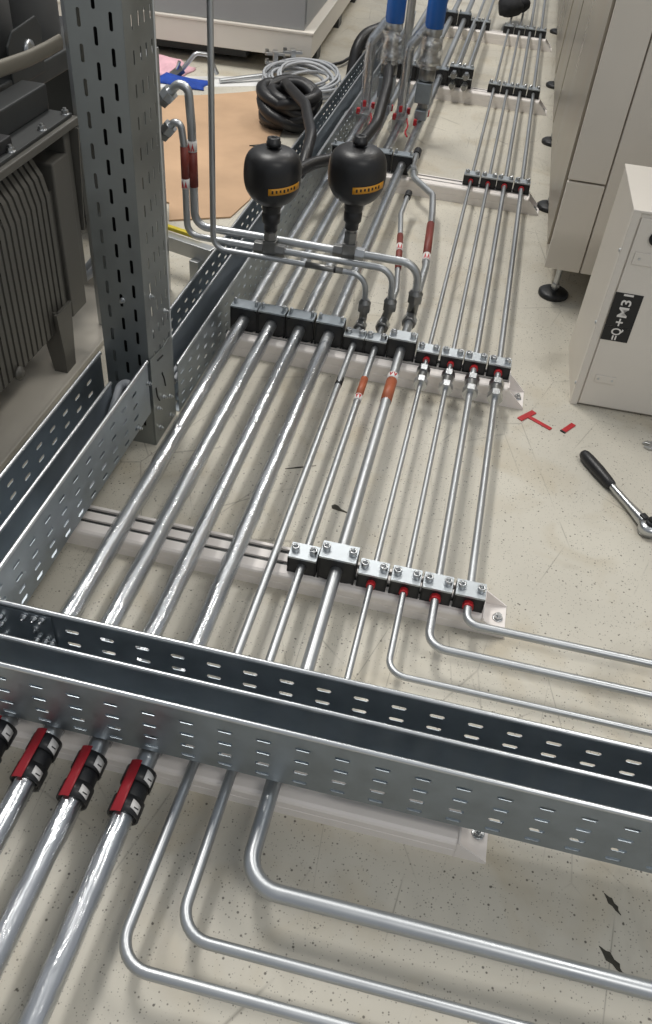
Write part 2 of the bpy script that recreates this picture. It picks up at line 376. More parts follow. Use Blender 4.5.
# ------------------------------------------------------------------ pipes
def pipe(name, label, pts, r, bend=.03, material=PIPE, group='steel pipes', n=14, cat='pipe'):
    root = MB().tube(fillet(pts, bend), r, n).build(name, material); tag(root, label, cat, group); return root
def sleeve(par, p0, p1, r, material, ring0=True):
    return MB().ring(p0, p1, r + .0007, r + .0001, 16).build('sleeve', material, par)
def arrow_band(par, p0, p1, r):
    """white collar with a small red arrow on its upper side"""
    p0, p1 = Vector(p0), Vector(p1); s = MB().ring(p0, p1, r + .001, r + .0001, 16).build('arrow_collar', WHITE, par)
    d = (p1 - p0).normalized(); side = d.cross(Vector((0, 0, 1)))
    if side.length < .1: side = Vector((1, 0, 0))
    side.normalize(); up = side.cross(d); c = (p0 + p1) / 2; L_ = (p1 - p0).length
    b = MB(); rr = r + .0013
    def pt(a, t): return c + d * (t * L_) + (up * math.cos(a) + side * math.sin(a)) * rr
    for lo in (-.75, .05):
        b.add([pt(lo, -.38), pt(lo + .7, -.38), pt(lo + .35, .38)], [(0, 1, 2)])
    b.build('red_arrow', RED, s, solid=.0004); return s
z1S, z2S = kz('S', .042), kz('S', .056)
Y1 = ROWS[1][0] + .014; Y2 = ROWS[2][0] + .040
def zs(kind): return kz(kind, .042), kz(kind, .056)
# thin pipes S1..S4
SEND = {'S4': (-.031, z1S), 'S3': (-.104, z1S), 'S2': (-.184, z1S)}
far = 7.2
for i, pn in enumerate(('S4', 'S3', 'S2')):
    x = PX[pn]; ye, ze = SEND[pn]
    lab = ['thin steel pipe next to the cabinets, bending off beside the half-bare rail', 'thin steel pipe, second from the cabinets, bending off along the floor', 'thin steel pipe, third from the cabinets, bending off closest behind the front tray'][i]
    o = pipe('thin_pipe', lab, [(x, far, z2S), (x, Y2, z2S), (x, Y1, z1S), (x, ye, z1S), (2.2, ye + .006, z1S)], pr(pn), [1, 1, .034], group='thin steel pipes')
    for yy in (.775, .722):
        MB().hexa((x, yy - .012, z2S - .001), (x, yy + .012, z2S - .001), pr(pn) + .0118).build('union_nut', STEEL, o, bevel=.0015)
    MB().rod((x, .734, z2S - .001), (x, .763, z2S - .001), pr(pn) + .0080).build('union_body', DKSTEEL, o)
o = pipe('thin_pipe', 'thin steel pipe, fourth from the cabinets, running straight under the front tray', [(0, far, z2S), (0, Y2, z2S), (0, Y1, z1S), (0, -.40, z1S), (2.2, -.40, z1S)], PR['S1'], [1, 1, .03], group='thin steel pipes')
for yy in (.775, .722):
    MB().hexa((0, yy - .012, z2S - .001), (0, yy + .012, z2S - .001), .0180).build('union_nut', STEEL, o, bevel=.0015)
MB().rod((0, .734, z2S - .001), (0, .763, z2S - .001), .0115).build('union_body', DKSTEEL, o)
# middle pipes M1, M2 and the thick pipe L: from the fittings to the bends in front of the tray
zm1, zm2 = zs('M'); zl1, zl2 = zs('L')
YB = Y2 + .04
o = pipe('steel_pipe', 'plain steel pipe beside the wrapped pipes, bending nearest the red-taped couplings', [(PX['M1'], .938, zm2), (PX['M1'], Y2, zm2), (PX['M1'], Y1, zm1), (PX['M1'], -.30, zm1), (PX['M1'] - .007, -.742, zm1), (2.2, -.738, zm1)], PR['M1'], [1, 1, 1, .045])
MB().ring((PX['M1'], .64, zm2 - .004), (PX['M1'], .675, zm2 - .004), PR['M1'] + .0008, PR['M1'] * .9).build('ink_mark', INK, o)
o = pipe('steel_pipe', 'steel pipe with orange-brown sleeve and narrow diameter, middle of the three front bends', [(PX['M2'], .963, zm2), (PX['M2'], Y2, zm2), (PX['M2'], Y1, zm1), (PX['M2'], -.688, zm1), (2.2, -.685, zm1)], PR['M2'], [1, 1, .045])
sl = lambda a, k0, k1: k1 + (k0 - k1) * (Y2 - a) / (Y2 - Y1)
x = PX['M2']; zz = sl(.65, zm1, zm2)
sleeve(o, (x, .69, zz + .001), (x, .615, zz - .001), PR['M2'] + .0004, ORBROWN); arrow_band(o, (x, .614, zz - .001), (x, .59, zz - .001), PR['M2'] + .0004)
o = pipe('steel_pipe', 'thickest bare steel pipe with orange-brown sleeve, bending closest to the front tray', [(PX['L'], .998, zl2), (PX['L'], Y2, zl2), (PX['L'], Y1, zl1), (PX['L'], -.605, zl1), (2.2, -.605, zl1)], PR['L'], [1, 1, .05], n=18)
x = PX['L']; zz = sl(.65, zl1, zl2)
sleeve(o, (x, .69, zz + .001), (x, .60, zz - .002), PR['L'] + .0006, ORBROWN); arrow_band(o, (x, .715, zz + .001), (x, .691, zz + .001), PR['L'] + .0006)
# wrapped pipes P1..P4
zp = kz('P', .056)
PW = ['first', 'second', 'third', 'fourth']
for i, pn in enumerate(('P1', 'P2', 'P3', 'P4')):
    x = PX[pn]
    o = MB().tube([(x, 5.2, zp), (x, 2.0, zp), (x, .85, zp), (x, .0, zp - .004), (x, -1.6, zp - .004)], .0154, 16).build('wrapped_pipe', PIPE)
    tag(o, '%s film-wrapped steel pipe counted from the perforated column' % PW[i], 'pipe', 'film-wrapped steel pipes')
    for a, b_ in ((-1.5, -.535), (-.455, .79), (.90, 2.09), (2.2, 3.3)):
        pts = resample([(x, a, zp - .003), (x, b_, zp - (.002 if b_ < .85 else -.001))], .035)
        MB().tube(pts, .0182, 10, caps=False, jit=.09).build('plastic_film', FILM, o)
    # coupling with red tape and white labels in front of the tray
    c = MB(); zc = zp - .004
    yc = {'P1': -.507, 'P2': -.510, 'P3': -.520, 'P4': -.523}[pn]; yc0 = yc
    k = thing('pipe_coupling', 'black coupling with red tape on the %s wrapped pipe, in front of the tray' % PW[i], 'coupling', (x, yc, zc), 0, 'red-taped couplings')
    MB().ring((0, -.036, 0), (0, .036, 0), .0210, .0158, 20).build('coupling_body', BLACK, k)
    for yy in (-.025, .024): MB().ring((0, yy - .013, 0), (0, yy + .013, 0), .0240, .0211, 20).build('coupling_ring', RUBBER, k)
    b = MB(); n = 5; vs = []
    for yy in (-.042, .042):
        for q in range(n + 1):
            a = R_(128 - 40 * q / n); vs.append((math.cos(a) * .0252, yy, math.sin(a) * .0252))
    b.add(vs, [(q, q + 1, n + 2 + q, n + 1 + q) for q in range(n)], True); b.build('red_tape', REDT, k, solid=.001)
    for yy, a0, ln in ((-.026, 48, .013), (.022, 42, .017)):
        b = MB(); vs = []
        for y2 in (yy - ln / 2, yy + ln / 2):
            for q in range(4):
                a = R_(a0 - 16 + 40 * q / 3 - 8); vs.append((math.cos(a) * .0246, y2 + .004 * (q / 3 - .5), math.sin(a) * .0246))
        b.add(vs, [(q, q + 1, 5 + q, 4 + q) for q in range(3)], True); wl = b.build('white_label', WHITE, k, solid=.0006)
        MB().box(-.005, .003, -.0032, -.0014, 0, .0004).build('print', INK, wl, loc=(math.cos(R_(a0 - 8)) * .0250, yy, math.sin(R_(a0 - 8)) * .0250), rot=(0, R_(90 - a0), 0))

# ------------------------------------------------------------------ perforated cable trays
def slotted(L_, H_, rows, pitch, phase, sl_, sw, stag=None, u0=0.0, vertical=False):
    """sheet in the (u, v) plane with capsule slots along u; rows: v centres; returns MB with points (u, 0, v)"""
    b = MB(); rows = sorted(rows); edges = [0.0] + [(p + q) / 2 for p, q in zip(rows, rows[1:])] + [H_]
    for ri, v in enumerate(rows):
        v0, v1 = edges[ri], edges[ri + 1]; ph = phase + (stag[ri] if stag else 0)
        k = math.ceil((u0 + sl_ - ph) / pitch); cs = []
        while ph + k * pitch < u0 + L_ - sl_: cs.append(ph + k * pitch); k += 1
        if not cs: continue
        lim = [u0] + [(p + q) / 2 for p, q in zip(cs, cs[1:])] + [u0 + L_]
        for ci, c in enumerate(cs):
            a0, a1 = lim[ci], lim[ci + 1]; h = sl_ / 2; g = sw / 2; e = g * .6
            hole = [(c - h + e, v - g), (c + h - e, v - g), (c + h, v - g + e), (c + h, v + g - e), (c + h - e, v + g), (c - h + e, v + g), (c - h, v + g - e), (c - h, v - g + e)]
            out = [(a0, v0), (a1, v0), (a1, v0), (a1, v1), (a1, v1), (a0, v1), (a0, v1), (a0, v0)]
            o_ = len(b.v)
            b.v += [(q[0], 0, q[1]) for q in hole] + [(a0, 0, v0), (a1, 0, v0), (a1, 0, v1), (a0, 0, v1)]
            ix = [8, 9, 9, 10, 10, 11, 11, 8]
            for q in range(8):
                q2 = (q + 1) % 8; f = [q, q2, ix[q2]] + ([ix[q]] if ix[q] != ix[q2] else [])
                b.f.append([o_ + t_ for t_ in f][::-1]); b.sm.append(False)
    return b
TW, TH = .107, .135
ROWV = [.014, .040, .070, .101]
def tray(label, L_, loc, rz, phase, divider=True, base_only=False, name='cable_tray', u_div=None, group=None, dv=.056, solid_base=False):
    """local: length along +x, near (low-y) wall at y=0, far wall at y=TW"""
    t = thing(name, label, 'cable tray', loc, rz, group)
    for y in (0, TW):
        w = slotted(L_, TH, ROWV, .0575, phase[0 if y == 0 else 1], .0225, .0072); w.build('side_wall', GALV, t, loc=(0, y, 0), solid=.0011)
        MB().tube([(0, y, TH), (L_, y, TH)], .0042, 8).build('rolled_edge', GALV_EDGE, t)
    bm_ = slotted(L_, TW, [.022, .0535, .085], .0575, phase[0], .026, .007, [0, .029, 0])
    bm_.v = [(a, c, 0) for a, _, c in bm_.v]
    if solid_base: bm_ = MB().box(0, L_, 0, TW, 0, .0012)
    bm_.build('tray_base', GALV, t, solid=0 if solid_base else .0012)
    if divider:
        a, e = u_div or (0, L_)
        d = MB().box(a, e, dv, dv + .0016, .001, .120).build('divider', GALV, t)
        MB().tube([(a, dv + .0008, .120), (e, dv + .0008, .120)], .0042, 8).build('divider_edge', GALV_EDGE, d)
    return t
# front tray (runs along X)
fx0 = -.95
ft = tray('perforated galvanised cable tray crossing over the pipes in front, with divider', 3.15, (fx0, -.459, .105), 0, (-.144 - fx0, -.195 - fx0))
jp = MB().box(-.56, -.455, TW - .004, TW - .0015, .02, .128); jp.v = [(a - fx0, b, c) for a, b, c in jp.v]
jp = jp.build('joint_plate', GALV, ft)
for bx_, bz_ in ((-.5, .222), (-.483, .223), (-.470, .224), (-.484, .199), (-.487, .170), (-.472, .171), (-.462, .169), (-.541, .209), (-.543, .191), (-.545, .160)):
    place(SB, 'bolt', jp, (bx_ - fx0, TW - .004, bz_ - .105), (R_(90), 0, 0))
# side tray (runs along Y from the front tray to the column): local x -> world +Y, local y -> world -X
LT_X = -.577
st = tray('perforated cable tray joining the front tray to the upright column', .70, (LT_X, -.345, .10), R_(90), (-.069 + .345, .0), u_div=(0, .62), dv=.050, solid_base=True)
for y_, z_ in ((.279, .111), (.347, .185), (-.315, .20), (-.30, .125)):
    place(SB, 'bolt', st, (y_ + .345, -.001, z_ - .10), (R_(90), 0, 0))
# far tray (on the floor, beyond the column)
tt = tray('long perforated cable tray on the floor beyond the column, carrying grey cables', 3.9, (-.567, .505, .002), R_(89.6), (.03, .01), dv=.062)
# column
cl = thing('perforated_column', 'upright perforated galvanised column standing in the cable tray', 'column', (-.676, .363, 0))
CW, CD, CH = .100, .135, 1.25
fr = slotted(CH, CW, [.022, .050, .079], .0545, .884, .029, .0066, [0, -.025, 0]); fr.v = [(c, 0, a) for a, _, c in fr.v]
fr.f = [f[::-1] for f in fr.f]; fr.build('front_panel', GALVD, cl, solid=.0012)
for xx in (0, CW):
    sd = slotted(CH, CD, [.035, .066, .092, .120], .0545, .879, .0235, .0055, [0, 0, 0, 0]); sd.v = [(xx, c, a) for a, _, c in sd.v]; sd.build('side_panel', GALVD, cl, solid=.0012)
for xx in (0, CW): MB().tube([(xx, CD, 0), (xx, CD, CH)], .003, 8).build('rolled_edge', GALV_EDGE, cl)
cpn = MB(); arc = [(.134, .19)] + [(.112 + .022 * math.cos(R_(a)), .205 + .022 * math.sin(R_(a))) for a in range(0, 91, 18)] + [(.08, .222), (.0, .236), (0, 0), (.134, 0)]
cpn.prism(arc, 'x', CW + .0015, CW + .0035)
cp = cpn.build('connector_plate', GALVD, cl)
for y_, z_ in ((.462, .075), (.388, .090), (.461, .020), (.390, .034), (.424, .098)):
    place(SB, 'bolt', cp, (CW + .0035, y_ - .363, z_), (0, R_(90), 0))
for y_, z_ in ((.393, .372), (.466, .300)):
    place(SB, 'bolt', cl, (CW + .001, y_ - .363, z_), (0, R_(90), 0))
place(SB, 'bolt', cl, (.053, -.001, .370), (R_(90), 0, 0))
# curved slots of the connector plate are drawn as black strips on its surface
for pts in ([(.02, .15), (.024, .125), (.036, .105)], [(.06, .165), (.07, .145), (.076, .12)], [(.04, .21), (.07, .205)]):
    MB().tube(resample([(CW + .0036, a, c) for a, c in pts], .01), .0022, 6).build('curved_slot', INK, cp)

# unseen cables added to darken the column slots, then the tray cables
for i, (x_, y_) in enumerate(((-.648, .40), (-.605, .402), (-.626, .455))):
    tag(MB().tube([(x_, y_, .03), (x_, y_ + .004, .6), (x_, y_, 1.28)], .0185, 14).build('slot_darkening_cable', RUBBER), '%s added black cable darkening the perforated column slots' % ordn[i + 1], 'cable', 'added cables darkening the column slots')
def cable(name, label, pts, r, material=CABLE, group=None, bend=.08, cat='cable', n=10):
    return tag(MB().tube(fillet(pts, bend), r, n).build(name, material), label, cat, group)
cable('loop_cable', 'grey cable end looping inside the tray beside the column', [(-.592, .05, .115), (-.591, .22, .125), (-.592, .30, .212), (-.617, .30, .205), (-.616, .18, .125), (-.616, .02, .113)], .0085, CABLE, bend=.035)
for i, dx in enumerate((.016, .031, .046)):
    pts = [(-.567 - dx + .007 * (.045 + k * .27) + .004 * math.sin(k * .9 + i), .55 + k * .27, .018 + .035 * (math.sin(k * .8 + i * 1.3) > .2) + .006 * i) for k in range(14)]
    cable('tray_cable', 'grey cable lying in the floor tray, %s from its outer wall' % ordn[i + 1], pts, .0062, CABLE, 'cables in the floor tray', bend=.3)

# ------------------------------------------------------------------ fittings and cross pipes behind the accumulator rail
YA, YBp, YC = .975, 1.000, 1.035
ZA, ZB, ZC = .209, .222, .236
def elbow(label, x, y0, z, r, xv, yv, zn):
    """nut on the clamp stub, short dark elbow, nut of the rising pipe"""
    t = thing('elbow_fitting', label, 'fitting', (x, y0, z), 0, 'elbow fittings behind the clamps')
    u = Vector((xv - x, yv - y0, zn - z)); n1 = u.y - .018; R2 = r + .0100
    MB().hexa((0, n1 - .030, 0), (0, n1 - .008, 0), R2).build('swivel_nut', STEEL, t, bevel=.002)
    MB().ring((0, n1 - .036, 0), (0, n1 - .030, 0), R2 - .002, r + .0003).build('cutting_ring', DKSTEEL, t)
    MB().tube(fillet([(0, n1 - .008, 0), (0, u.y, 0), (u.x, u.y, u.z - .012)], .014), r + .0035, 14).build('elbow_body', DKSTEEL, t)
    MB().hexa((u.x, u.y, u.z - .014), (u.x, u.y, u.z + .010), R2 + .0005).build('pipe_nut', DKSTEEL, t, bevel=.002)
    MB().rod((u.x, u.y, u.z + .010), (u.x, u.y, u.z + .021), R2 - .0005, r + .003).build('nut_collar', DKSTEEL, t)
    return t
FY = Y2 + KIND['M'][2]; FYL = Y2 + KIND['L'][2]
# pipe A -> M1
elbow('small elbow fitting behind the clamp of the plain middle pipe', PX['M1'], FY, zm2, .0078, -.198, YA, .118)
pa = pipe('bent_pipe', 'steel pipe dropping in front of the cardboard, then crossing to the small elbow', [(-.630, YA, 1.3), (-.630, YA, ZA), (-.203, YA, ZA), (-.198, YA, .11)], .0078, [.035, .045], group='bent steel pipes')
MB().ring((-.371, YA, ZA), (-.267, YA, ZA), .0086, .0078).build('grey_sleeve', DKSTEEL, pa)
MB().ring((-.292, YA, ZA), (-.286, YA, ZA), .0092, .0086).build('ink_mark', INK, pa)
# pipe B -> M2
elbow('middle elbow fitting behind the clamp next to the wide clamp', PX['M2'], FY, zm2, .0092, -.131, YBp, .122)
pb = pipe('bent_pipe', 'lower sleeved pipe from the column fittings, carrying the accumulator nearer the cardboard', [(-.765, YBp, .483), (-.722, YBp, .535), (-.713, YBp, .46), (-.712, YBp, ZB), (-.134, YBp, ZB + .003), (-.131, YBp, .11)], .0092, [.022, .1, .035, .045], group='bent steel pipes')
# pipe C -> L
elbow('large elbow fitting behind the wide clamp', PX['L'], FYL, zl2, .0112, -.068, YC, .140)
pc = pipe('bent_pipe', 'upper sleeved pipe from the column fittings, thickest of the crossing pipes', [(-.777, YC, .553), (-.712, YC, .622), (-.704, YC, .50), (-.702, YC, ZC), (-.070, YC, ZC), (-.068, YC, .13)], .0112, [.028, .1, .038, .05], group='bent steel pipes')
sleeve(pc, (-.7035, YC, .437), (-.7025, YC, .345), .0118, BROWN); arrow_band(pc, (-.7035, YC, .437), (-.704, YC, .465), .0118)
sleeve(pb, (-.713, YBp, .46), (-.7125, YBp, .378), .0098, BROWN); arrow_band(pb, (-.7125, YBp, .352), (-.7125, YBp, .378), .0098)
# bracket with hex fittings behind the column
bk = thing('fitting_bracket', 'steel bracket with two hex fittings behind the perforated column', 'bracket', (-.80, 1.03, 0))
MB().box(-.02, .0, -.05, .05, .0, .66).build('bracket_post', ALU, bk)
for (X_, Y_, Z_, dX, dZ, rr) in ((-.767, YC, .563, .065, .069, .0112), (-.757, YBp, .492, .043, .052, .0092)):
    d = Vector((dX, 0, dZ)).normalized(); p = Vector((X_ + .80, Y_ - 1.03, Z_))
    MB().hexa(p - d * .004, p + d * .018, rr + .010).build('hex_fitting', STEEL, bk, bevel=.002)
    MB().hexa(p - d * .022, p - d * .006, rr + .008).build('hex_fitting', DKSTEEL, bk, bevel=.002)
# return pipes E and F on the floor side
pe = pipe('return_pipe', 'sleeved return pipe jogging sideways behind the wide clamp, with hex union', [(-.071, YC + .004, zl2), (-.070, 1.33, .086), (-.100, 1.74, .086), (-.118, 1.90, .088), (-.205, 2.03, .09), (-.2265, 2.14, .09), (-.229, 2.30, .09)], .0115, .06, group='return pipes')
sleeve(pe, (-.0775, 1.42, .086), (-.0945, 1.655, .086), .0122, BROWN); arrow_band(pe, (-.0735, 1.37, .086), (-.0770, 1.418, .086), .0122)
MB().hexa((-.216, 2.075, .09), (-.222, 2.108, .09), .021).build('union_nut', STEEL, pe, bevel=.002)
MB().rod((-.2283, 2.26, .09), (-.229, 2.31, .09), .0155).build('end_cap', BLACK, pe)
pf = pipe('return_pipe', 'short sleeved return pipe ending in a dark cap behind the middle elbow', [(-.1398, YBp + .004, zm2), (-.134, 1.17, .08), (-.183, 1.56, .082), (-.203, 1.70, .084), (-.203, 1.88, .086)], .0088, .08, group='return pipes')
sleeve(pf, (-.150, 1.30, .0808), (-.180, 1.54, .0819), .0096, BROWN); arrow_band(pf, (-.1645, 1.42, .0813), (-.170, 1.465, .0815), .0102)
MB().rod((-.203, 1.845, .086), (-.203, 1.89, .086), .0125).build('end_cap', BLACK, pf)

# ------------------------------------------------------------------ accumulators
def accumulator(label, x, y, z, ang, ex=0.0):
    t = thing('accumulator', label, 'accumulator', (x, y, z), 0, 'black bladder accumulators')
    k = .074
    prof = [(.025, .128), (.042, .134), (.058, .148), (.0695, .168), (k, .190), (k, .218), (.071, .237), (.063, .253), (.047, .264), (.022, .269)]
    prof = [(r, h + ex) for r, h in prof]
    # finer profile by Catmull-Rom
    fp = []
    for i in range(len(prof) - 1):
        p0, p1, p2, p3 = prof[max(i - 1, 0)], prof[i], prof[i + 1], prof[min(i + 2, len(prof) - 1)]
        for q in range(4):
            u = q / 4
            fp.append(tuple(.5 * (2 * p1[c] + (p2[c] - p0[c]) * u + (2 * p0[c] - 5 * p1[c] + 4 * p2[c] - p3[c]) * u * u + (3 * p1[c] - p0[c] - 3 * p2[c] + p3[c]) * u ** 3) for c in (0, 1)))
    fp.append(prof[-1])
    bt = MB().lathe(fp, n=40).build('bottle', BLACKP, t)
    cap = MB(); cap.lathe([(r, h + ex) for r, h in ((.012, .265), (.012, .272), (.0185, .274), (.0185, .284), (.0165, .285), (.0165, .293), (.007, .295), (.006, .291))], n=20); cap.build('gas_cap', BLACKP, t)
    ad = MB(); ad.lathe([(.018, .056 + ex), (.018, .072 + ex), (.0235, .078 + ex), (.0245, .100 + ex), (.0225, .102 + ex), (.0225, .106 + ex), (.025, .110 + ex), (.025, .131 + ex)], n=24); ad.build('neck_sleeve', BLACKP, t)
    MB().rod((0, 0, .02), (0, 0, .06 + ex), .0135).build('neck_stub', DKSTEEL, t)
    MB().hexa((0, 0, .030), (0, 0, .052 + ex * .6), .0185).build('neck_nut', DKSTEEL, t, bevel=.0015)
    te = MB().box(-.018, .018, -.016, .016, -.018, .028).build('tee_body', DKSTEEL, t, bevel=.002)
    for sx, mm in ((-1, DKSTEEL), (1, DKSTEEL if x < -.3 else STEEL)): MB().hexa((sx * .018, 0, 0), (sx * .043, 0, 0), .0185).build('tee_nut', mm, t, bevel=.0015)
    b = MB(); n = 8; vs = []; rr = k + .0006
    for zz in (.176 + ex, .193 + ex):
        for q in range(n + 1):
            a = ang + R_(70) * (q / n - .5); dz = .006 * (q / n)
            r2 = rr + .0008
            vs.append((math.cos(a) * r2, math.sin(a) * r2, zz + dz * 1.5))
    b.add(vs, [(q, q + 1, n + 2 + q, n + 1 + q) for q in range(n)], True); lb = b.build('orange_label', ORANGE, t, solid=.0005)
    for q in range(7):                                   # small dark print, too fine to read
        a = ang + R_(70) * (.12 + .11 * q - .5); r2 = rr + .0012
        MB().box(-.0004, .0006, -.0022, .0022, -.004 + .001 * (q % 3), .004).build('print', INK, lb, loc=(math.cos(a) * r2, math.sin(a) * r2, .1845 + ex + .009 * (.12 + .11 * q)), rot=(0, 0, a))
    return t
accumulator('black accumulator bottle nearer the cardboard, with orange label', -.477, YBp, ZB + .001, R_(-48))
accumulator('black accumulator bottle nearer the wide clamp, with orange label', -.265, YC, ZC, R_(-52), .012)

# ------------------------------------------------------------------ wrapped valve bridges with blue caps
def valve(label, xa, xb, y):
    t = thing('valve_bridge', label, 'valve', (xa, y, zp), 0, 'film-wrapped valves with blue caps')
    w = xb - xa
    MB().tube(fillet([(0, 0, .016), (0, 0, .285), (w * .70, .02, .365)], .05), .0185, 14).build('riser_pipe', PIPE, t)
    MB().tube(resample(fillet([(0, 0, .04), (0, 0, .285), (w * .66, .018, .36)], .05), .02), .0225, 10, caps=False, jit=.10).build('plastic_film', FILM, t)
    MB().box(-.026, .026, -.05, .05, -.028, .024).build('valve_block', ALU, t, bevel=.003)
    MB().tube(resample([(0, -.09, 0), (0, .09, 0)], .02), .036, 9, caps=False, jit=.14).build('block_film', FILM, t)
    c = Vector((w, .02, 0))
    MB().rod(c + Vector((0, 0, .016)), c + Vector((0, 0, .235)), .022).build('valve_stem', DKSTEEL, t)
    MB().box(w - .034, w + .030, -.02, .06, .085, .165).build('valve_plate', GALV, t, bevel=.004)
    MB().lathe([(.024, .165), (.034, .17), (.034, .215), (.028, .225)], tuple(c), 20).build('valve_neck', DKSTEEL, t)
    MB().box(w - .025, w + .025, -.02, .06, .02, .06).build('valve_body', GALV, t, bevel=.004)
    MB().lathe([(.03, .225), (.043, .23), (.043, .25), (.030, .255), (.030, .28), (.043, .285), (.043, .31), (.028, .315), (.028, .335)], tuple(c), 20).build('flange', STEEL, t)
    MB().tube(resample([c + Vector((0, 0, .215)), c + Vector((0, 0, .335))], .025), .050, 10, caps=False, jit=.16).build('flange_film', FILM, t)
    MB().lathe([(.034, .335), (.036, .34), (.036, .355), (.033, .36)], tuple(c), 20).build('collar', ALU, t)
    MB().lathe([(.037, .36), (.038, .365), (.038, .49), (.035, .505), (.02, .51)], tuple(c), 24).build('blue_cap', BLUE, t)
    for (dx, dy, dz) in ((-.02, -.045, .03), (.026, .05, .03), (w - .015, -.05, .02), (w + .02, .09, .02), (.0, -.02, .055)):
        MB().box(dx - .007, dx + .007, dy - .009, dy + .009, dz - .012, dz + .012).build('red_clip', RED, t, bevel=.002)
    MB().tube(fillet([(.03, -.02, .02), (.045, -.08, .012), (.04, -.13, .0), (.055, -.16, -.005)], .05), .0035, 8).build('red_strap', REDT, t)
    return t
valve('film-wrapped valve bridge with blue cap next to the cable tray', PX['P1'] - .004, PX['P2'], 2.63)
valve('film-wrapped valve bridge with blue cap next to the open floor', PX['P3'] - .004, PX['P4'], 2.63)
# round wrapped uprights behind the valves
for i, (x_, y_) in enumerate(((-.47, 3.55), (-.335, 3.62))):
    t = thing('grey_upright', '%s slim grey upright tube behind the blue-capped valves' % ['tray-side', 'outer'][i], 'tube', (x_, y_, .0), 0, 'slim uprights behind the valves')
    MB().box(-.03, .03, -.03, .03, 0, .01).build('base_plate', ALU, t); MB().rod((0, 0, .01), (0, 0, .75), .02).build('tube', ALU, t)
# face fittings on the stacked clamps and pipes going on to the farthest rail
for i, pn in enumerate(('M1', 'M2')):
    for lv in (0, 1):
        z = kz('M', .056) + .046 * lv
        o = pipe('rear_pipe', '%s %s steel pipe running from the stacked clamps to the farthest rail' % (['tray-side', 'outer'][i], ['lower', 'upper'][lv]), [(PX[pn], 3.30, z), (PX[pn], 3.36, z), (PX[pn], 3.42, z), (PX[pn], 4.45 if lv else 7.0, kz('M', .056) + (.045 if lv else 0))], .0085, 1, group='pipes beyond the stacked clamps')
        MB().hexa((PX[pn], 3.295, z), (PX[pn], 3.33, z), .0165).build('end_nut', STEEL, o, bevel=.0015); MB().rod((PX[pn], 3.275, z), (PX[pn], 3.296, z), .012).build('end_plug', DKSTEEL, o)

# ------------------------------------------------------------------ machine casing and small cabinet on the cabinet side
mc = thing('machine_casing', 'large warm-white machine casing on levelling feet beside the thin pipes', 'machine', (.284, 1.43, 0), R_(0.25))
MB().box(.004, 1.2, .004, 5.2, .115, 2.2).build('casing_body', STAINL, mc, bevel=.004)
MB().box(0, .1065, -.012, .004, .112, .378).build('lower_panel', CABW2, mc, bevel=.003)
MB().box(0, .1065, -.012, .004, .383, 2.2).build('upper_panel', CABW2, mc, bevel=.003)
MB().box(.1105, 1.2, -.012, .004, .112, 2.2).build('front_panel', CABW2, mc, bevel=.003)
MB().box(-.004, .004, 1.25, 1.9, .16, 2.2).build('side_panel', STAINL, mc, bevel=.002); MB().box(-.004, .004, 2.0, 3.6, .16, 2.2).build('side_panel', STAINL, mc, bevel=.002); MB().box(-.004, .004, .05, 1.2, .16, 2.2).build('side_panel', STAINL, mc, bevel=.002)
for i, (fx, fy) in enumerate(((.055, .045), (.03, .75), (.03, 1.5), (.03, 2.4), (.03, 3.6))):
    ft_ = MB(); ft_.lathe([(.046, 0), (.048, .004), (.048, .012), (.040, .018), (.016, .022)], (fx, fy, 0), 26); ft_ = ft_.build('levelling_foot', BLACK, mc)
    s_ = MB(); s_.rod((fx, fy, .02), (fx, fy, .116), .009); s_.hexa((fx, fy, .03), (fx, fy, .042), .014); s_.hexa((fx, fy, .10), (fx, fy, .115), .016); s_.build('spindle', STEEL, ft_)

sc = thing('switch_box', 'low warm-white switch cabinet with black =Q+M31 label', 'cabinet', (.398, .872, 0), R_(1.5))
SW_, SDp, SH = .62, .29, .53
MB().box(.016, SW_, .0, SDp, .004, SH - .004).build('box_body', CABW, sc, bevel=.002)
MB().box(-.002, .016, -.004, .018, 0, SH).build('corner_post', CABW, sc, bevel=.0015)
MB().box(.0, SW_, .018, SDp, 0.0, .004).build('bottom_sheet', CABW, sc)
MB().box(.0, .016, .018, SDp, .004, SH - .006).build('side_sheet', CABW2, sc)
dr = MB().box(.019, SW_ - .01, -.006, 0, .01, SH - .014).build('door', CABW, sc, bevel=.001)
MB().box(-.003, SW_, -.004, SDp + .002, SH - .004, SH + .002).build('top_sheet', CABW, sc, bevel=.0015)
for z_ in (.06, .24, .43): MB().lathe([(.005, 0), (.005, .002), (.003, .003)], n=10).build('post_screw', STEEL, sc, loc=(-.002, .008, z_), rot=(0, R_(-90), 0))
lk = MB().lathe([(.0165, 0), (.0165, .004), (.012, .0045), (.012, .006), (.004, .006), (.004, .003)], n=20).build('lock', BLACK, dr, loc=(.066, -.006, .475), rot=(R_(90), 0, 0))
for (x0, x1, z0, z1) in ((.030, .115, .408, .438), (.038, .090, .082, .103)):
    hp = MB().box(x0, x1, -.0085, -.006, z0, z1).build('hinge_plate', CABW, dr, bevel=.001)
    for q in (.2, .8): MB().rod((x0 + (x1 - x0) * q, -.0085, (z0 + z1) / 2), (x0 + (x1 - x0) * q, -.0098, (z0 + z1) / 2), .0035, n=8).build('screw', STEEL, hp) if False else None
    for q in (.16, .84): MB().rod((x0 + (x1 - x0) * q, -.0085, (z0 + z1) / 2), (x0 + (x1 - x0) * q, -.0098, (z0 + z1) / 2), .003, n=8).build('plate_screw', STEEL, dr)
